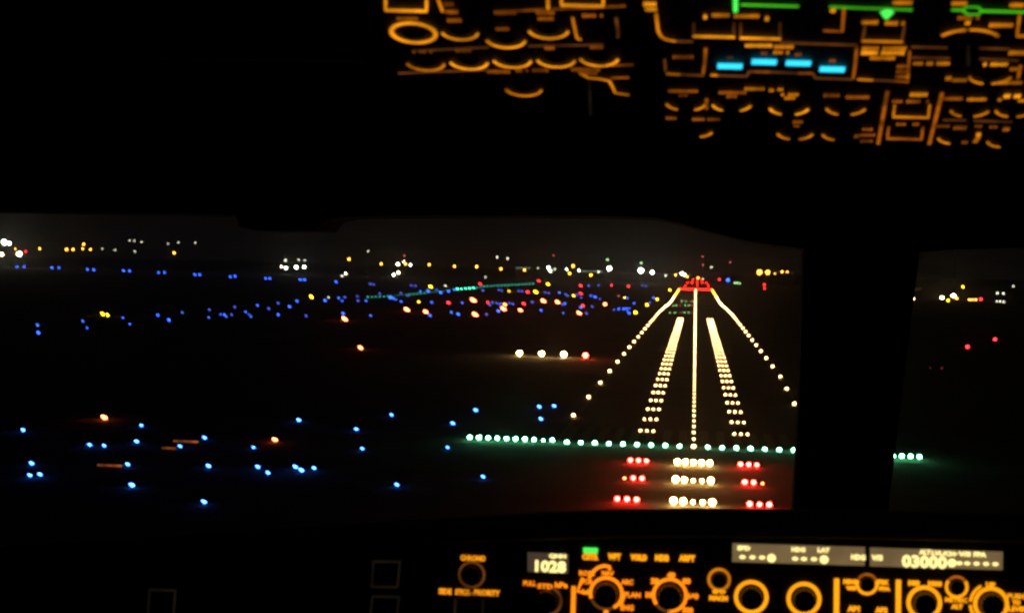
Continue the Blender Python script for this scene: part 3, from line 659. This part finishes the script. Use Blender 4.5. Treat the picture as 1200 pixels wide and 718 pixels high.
# ------------------------------------------------------------------ glareshield hood
hood = [(-240,652),(-60,640),(150,628),(300,618),(450,609),(600,600.5),(700,597),(800,595.5),(930,596),(1075,598.5),(1200,601.5),(1420,612)]
gs = empty('glareshield', onY(800, 620, 1.42)); tag(gs, 'black padded glareshield hood along the bottom of the windscreen', 'glareshield')
bm = bmesh.new(); rows = []
for (u, v) in hood:
    c = onY(u, v, 1.42); zl = c.z
    col_ = []
    for (y, dz) in ((1.33,-.002),(1.280,-.002),(1.263,.001),(1.257,.008),(1.263,.0155),(1.280,.0165),(1.31,.0145),(1.35,.0085),(1.42,0),(1.60,-.031),(1.85,-.075),(2.0,-.105),(2.16,-.135),(2.16,-.18),(1.40,-.12)):
        x = c.x*1.0
        col_.append(bm.verts.new(Vector((x, CAM.y+y, zl+dz))-gs.location))
    rows.append(col_)
for a, b in zip(rows, rows[1:]):
    n_ = len(a)
    for i in range(n_): bm.faces.new((a[i], b[i], b[(i+1) % n_], a[(i+1) % n_]))
bm.faces.new(rows[0]); bm.faces.new(rows[-1][::-1]); bmesh.ops.recalc_face_normals(bm, faces=bm.faces)
build('hood_pad', bm, MT['hood'], gs, smooth=True)

# ------------------------------------------------------------------ windscreen frames, panes, shell
WY = 1.96
e1 = empty('centre_window_post', onY(1010, 450, WY)); tag(e1, 'black centre post between the two windscreens right of the runway', 'window post')
bm = bmesh.new(); prism(bm, [onY(*p, WY)-e1.location for p in ((952,255),(1083,255),(1077,300),(1062,420),(1038,620),(940,620),(943,470),(950,300))], Vector((0,.085,0))); 
build('post_body', bm, MT['frame'], e1)
bm = bmesh.new(); prism(bm, [onY(*p, WY+.03)-e1.location for p in ((941,262),(951,262),(944.5,470),(941,618),(929,618),(936.5,470),(942,300))], Vector((0,.04,0)))
build('window_seal', bm, MT['frame'], e1)
bm = bmesh.new(); prism(bm, [onY(*p, WY-.004)-e1.location for p in ((954,292),(968,292),(964,440),(958,560),(949,560),(952,440))], Vector((0,.004,0)))
build('trim_strip', bm, MT['seal'], e1)
e2 = empty('window_header', onY(700, 240, WY)); tag(e2, 'dark curved header along the top edge of the windscreens', 'window frame')
hd = [(-160,243),(60,248),(200,250),(276,252),(281,266),(300,270),(370,270),(381,258),(400,254),(500,252.5),(700,253),(768,255),(800,262),(830,271),(870,281),(905,287),(941,291),(1010,296),(1077,295),(1130,292),(1200,290),(1420,300)]
bm = bmesh.new(); a = []; b = []
for (u, v) in hd:
    p = onY(u, v, WY-.02)-e2.location
    a.append((bm.verts.new(p), bm.verts.new(p+Vector((0,.11,0)))))
    q = Vector((p.x, p.y, CAM.z+.34-e2.location.z)); b.append((bm.verts.new(q), bm.verts.new(q+Vector((0,.11,0)))))
for i in range(len(hd)-1):
    bm.faces.new((a[i][0], a[i+1][0], b[i+1][0], b[i][0])); bm.faces.new((a[i][1], b[i][1], b[i+1][1], a[i+1][1])); bm.faces.new((a[i][0], a[i][1], a[i+1][1], a[i+1][0])); bm.faces.new((b[i][0], b[i+1][0], b[i+1][1], b[i][1]))
bmesh.ops.recalc_face_normals(bm, faces=bm.faces); build('header_panel', bm, MT['lining'], e2)
gm = bpy.data.materials.new('windscreen_glass'); gm.use_nodes = True; n = gm.node_tree; n.nodes.clear()
mo = n.nodes.new('ShaderNodeOutputMaterial'); tr = n.nodes.new('ShaderNodeBsdfTransparent'); gl = n.nodes.new('ShaderNodeBsdfGlossy'); mx = n.nodes.new('ShaderNodeMixShader'); fr = n.nodes.new('ShaderNodeFresnel')
fr.inputs[0].default_value = 1.3; gl.inputs['Roughness'].default_value = .02; tr.inputs[0].default_value = (.97,.98,.97,1)
n.links.new(fr.outputs[0], mx.inputs[0]); n.links.new(tr.outputs[0], mx.inputs[1]); n.links.new(gl.outputs[0], mx.inputs[2]); n.links.new(mx.outputs[0], mo.inputs[0])
def pane(uv, label):
    pts = []
    for (u, v) in uv:
        yy = WY+.09 if v < 400 else WY+.18
        pts.append(onY(u, v, yy))
    o0_ = sum(pts, Vector())/len(pts); bm = bmesh.new(); prism(bm, [p-o0_ for p in pts], Vector((0,.022,0)))
    o = build('windscreen_pane', bm, gm, None, o0_); tag(o, label, 'window pane')
pane([(-170,225),(985,225),(975,660),(-170,700)], 'wide clear left windscreen pane with the runway seen through it')
pane([(1040,225),(1420,225),(1420,680),(1010,640)], 'clear right windscreen pane at the edge of the view')
def cbox(name, x0, x1, y0, y1, z0, z1, m):
    bm = bmesh.new(); c = CAM+Vector(((x0+x1)/2,(y0+y1)/2,(z0+z1)/2)); box(bm, (0,0,0), (x1-x0,y1-y0,z1-z0)); o = build(name, bm, m, None, c); tag(o, kind='structure'); return o
L_ = MT['lining']
cbox('cockpit_floor', -1.10, 1.50, -1.5, 2.3, -1.32, -1.25, L_)
cbox('cockpit_wall', -1.16, -1.10, -1.5, 2.3, -1.3, .90, L_)
cbox('cockpit_wall', 1.50, 1.56, -1.5, 2.3, -1.3, .90, L_)
cbox('cockpit_wall', -1.10, 1.50, -1.56, -1.5, -1.3, .95, L_)
cbox('cockpit_wall', -1.10, 1.50, 2.2, 2.28, -1.25, -.45, L_)
bm = bmesh.new()
prof = [(-1.5,.95),(-.3,.62),(.9,.215),(1.18,.14),(1.5,.17),(2.1,.24)]
a = [bm.verts.new((x, y, z)) for x in (-1.1,) for y, z in prof]; a2 = [bm.verts.new((-1.1, y, z+.05)) for y, z in prof[::-1]]
f0 = bm.faces.new(a+a2); r = bmesh.ops.extrude_face_region(bm, geom=[f0]); bmesh.ops.translate(bm, vec=(2.6,0,0), verts=[q for q in r['geom'] if isinstance(q, bmesh.types.BMVert)])
bmesh.ops.recalc_face_normals(bm, faces=bm.faces); o = build('cockpit_ceiling', bm, L_, None, CAM.copy()); tag(o, kind='structure')
# instrument board below the glareshield panel
e3 = empty('instrument_board', CAM+Vector((.2,1.6,-.62))); tag(e3, 'dark main instrument board below the glareshield panel', 'cockpit panel')
bm = bmesh.new(); box(bm, (0,.05,-.02), (2.3,.08,.62)); build('board_plate', bm, MT['panel'], e3)
for i, x in enumerate((-.85,-.60,-.18,.18,.60,.85)):
    bm = bmesh.new(); box(bm, (x,.004,.06), (.20,.012,.20)); build('screen_bezel', bm, MT['knob'], e3)
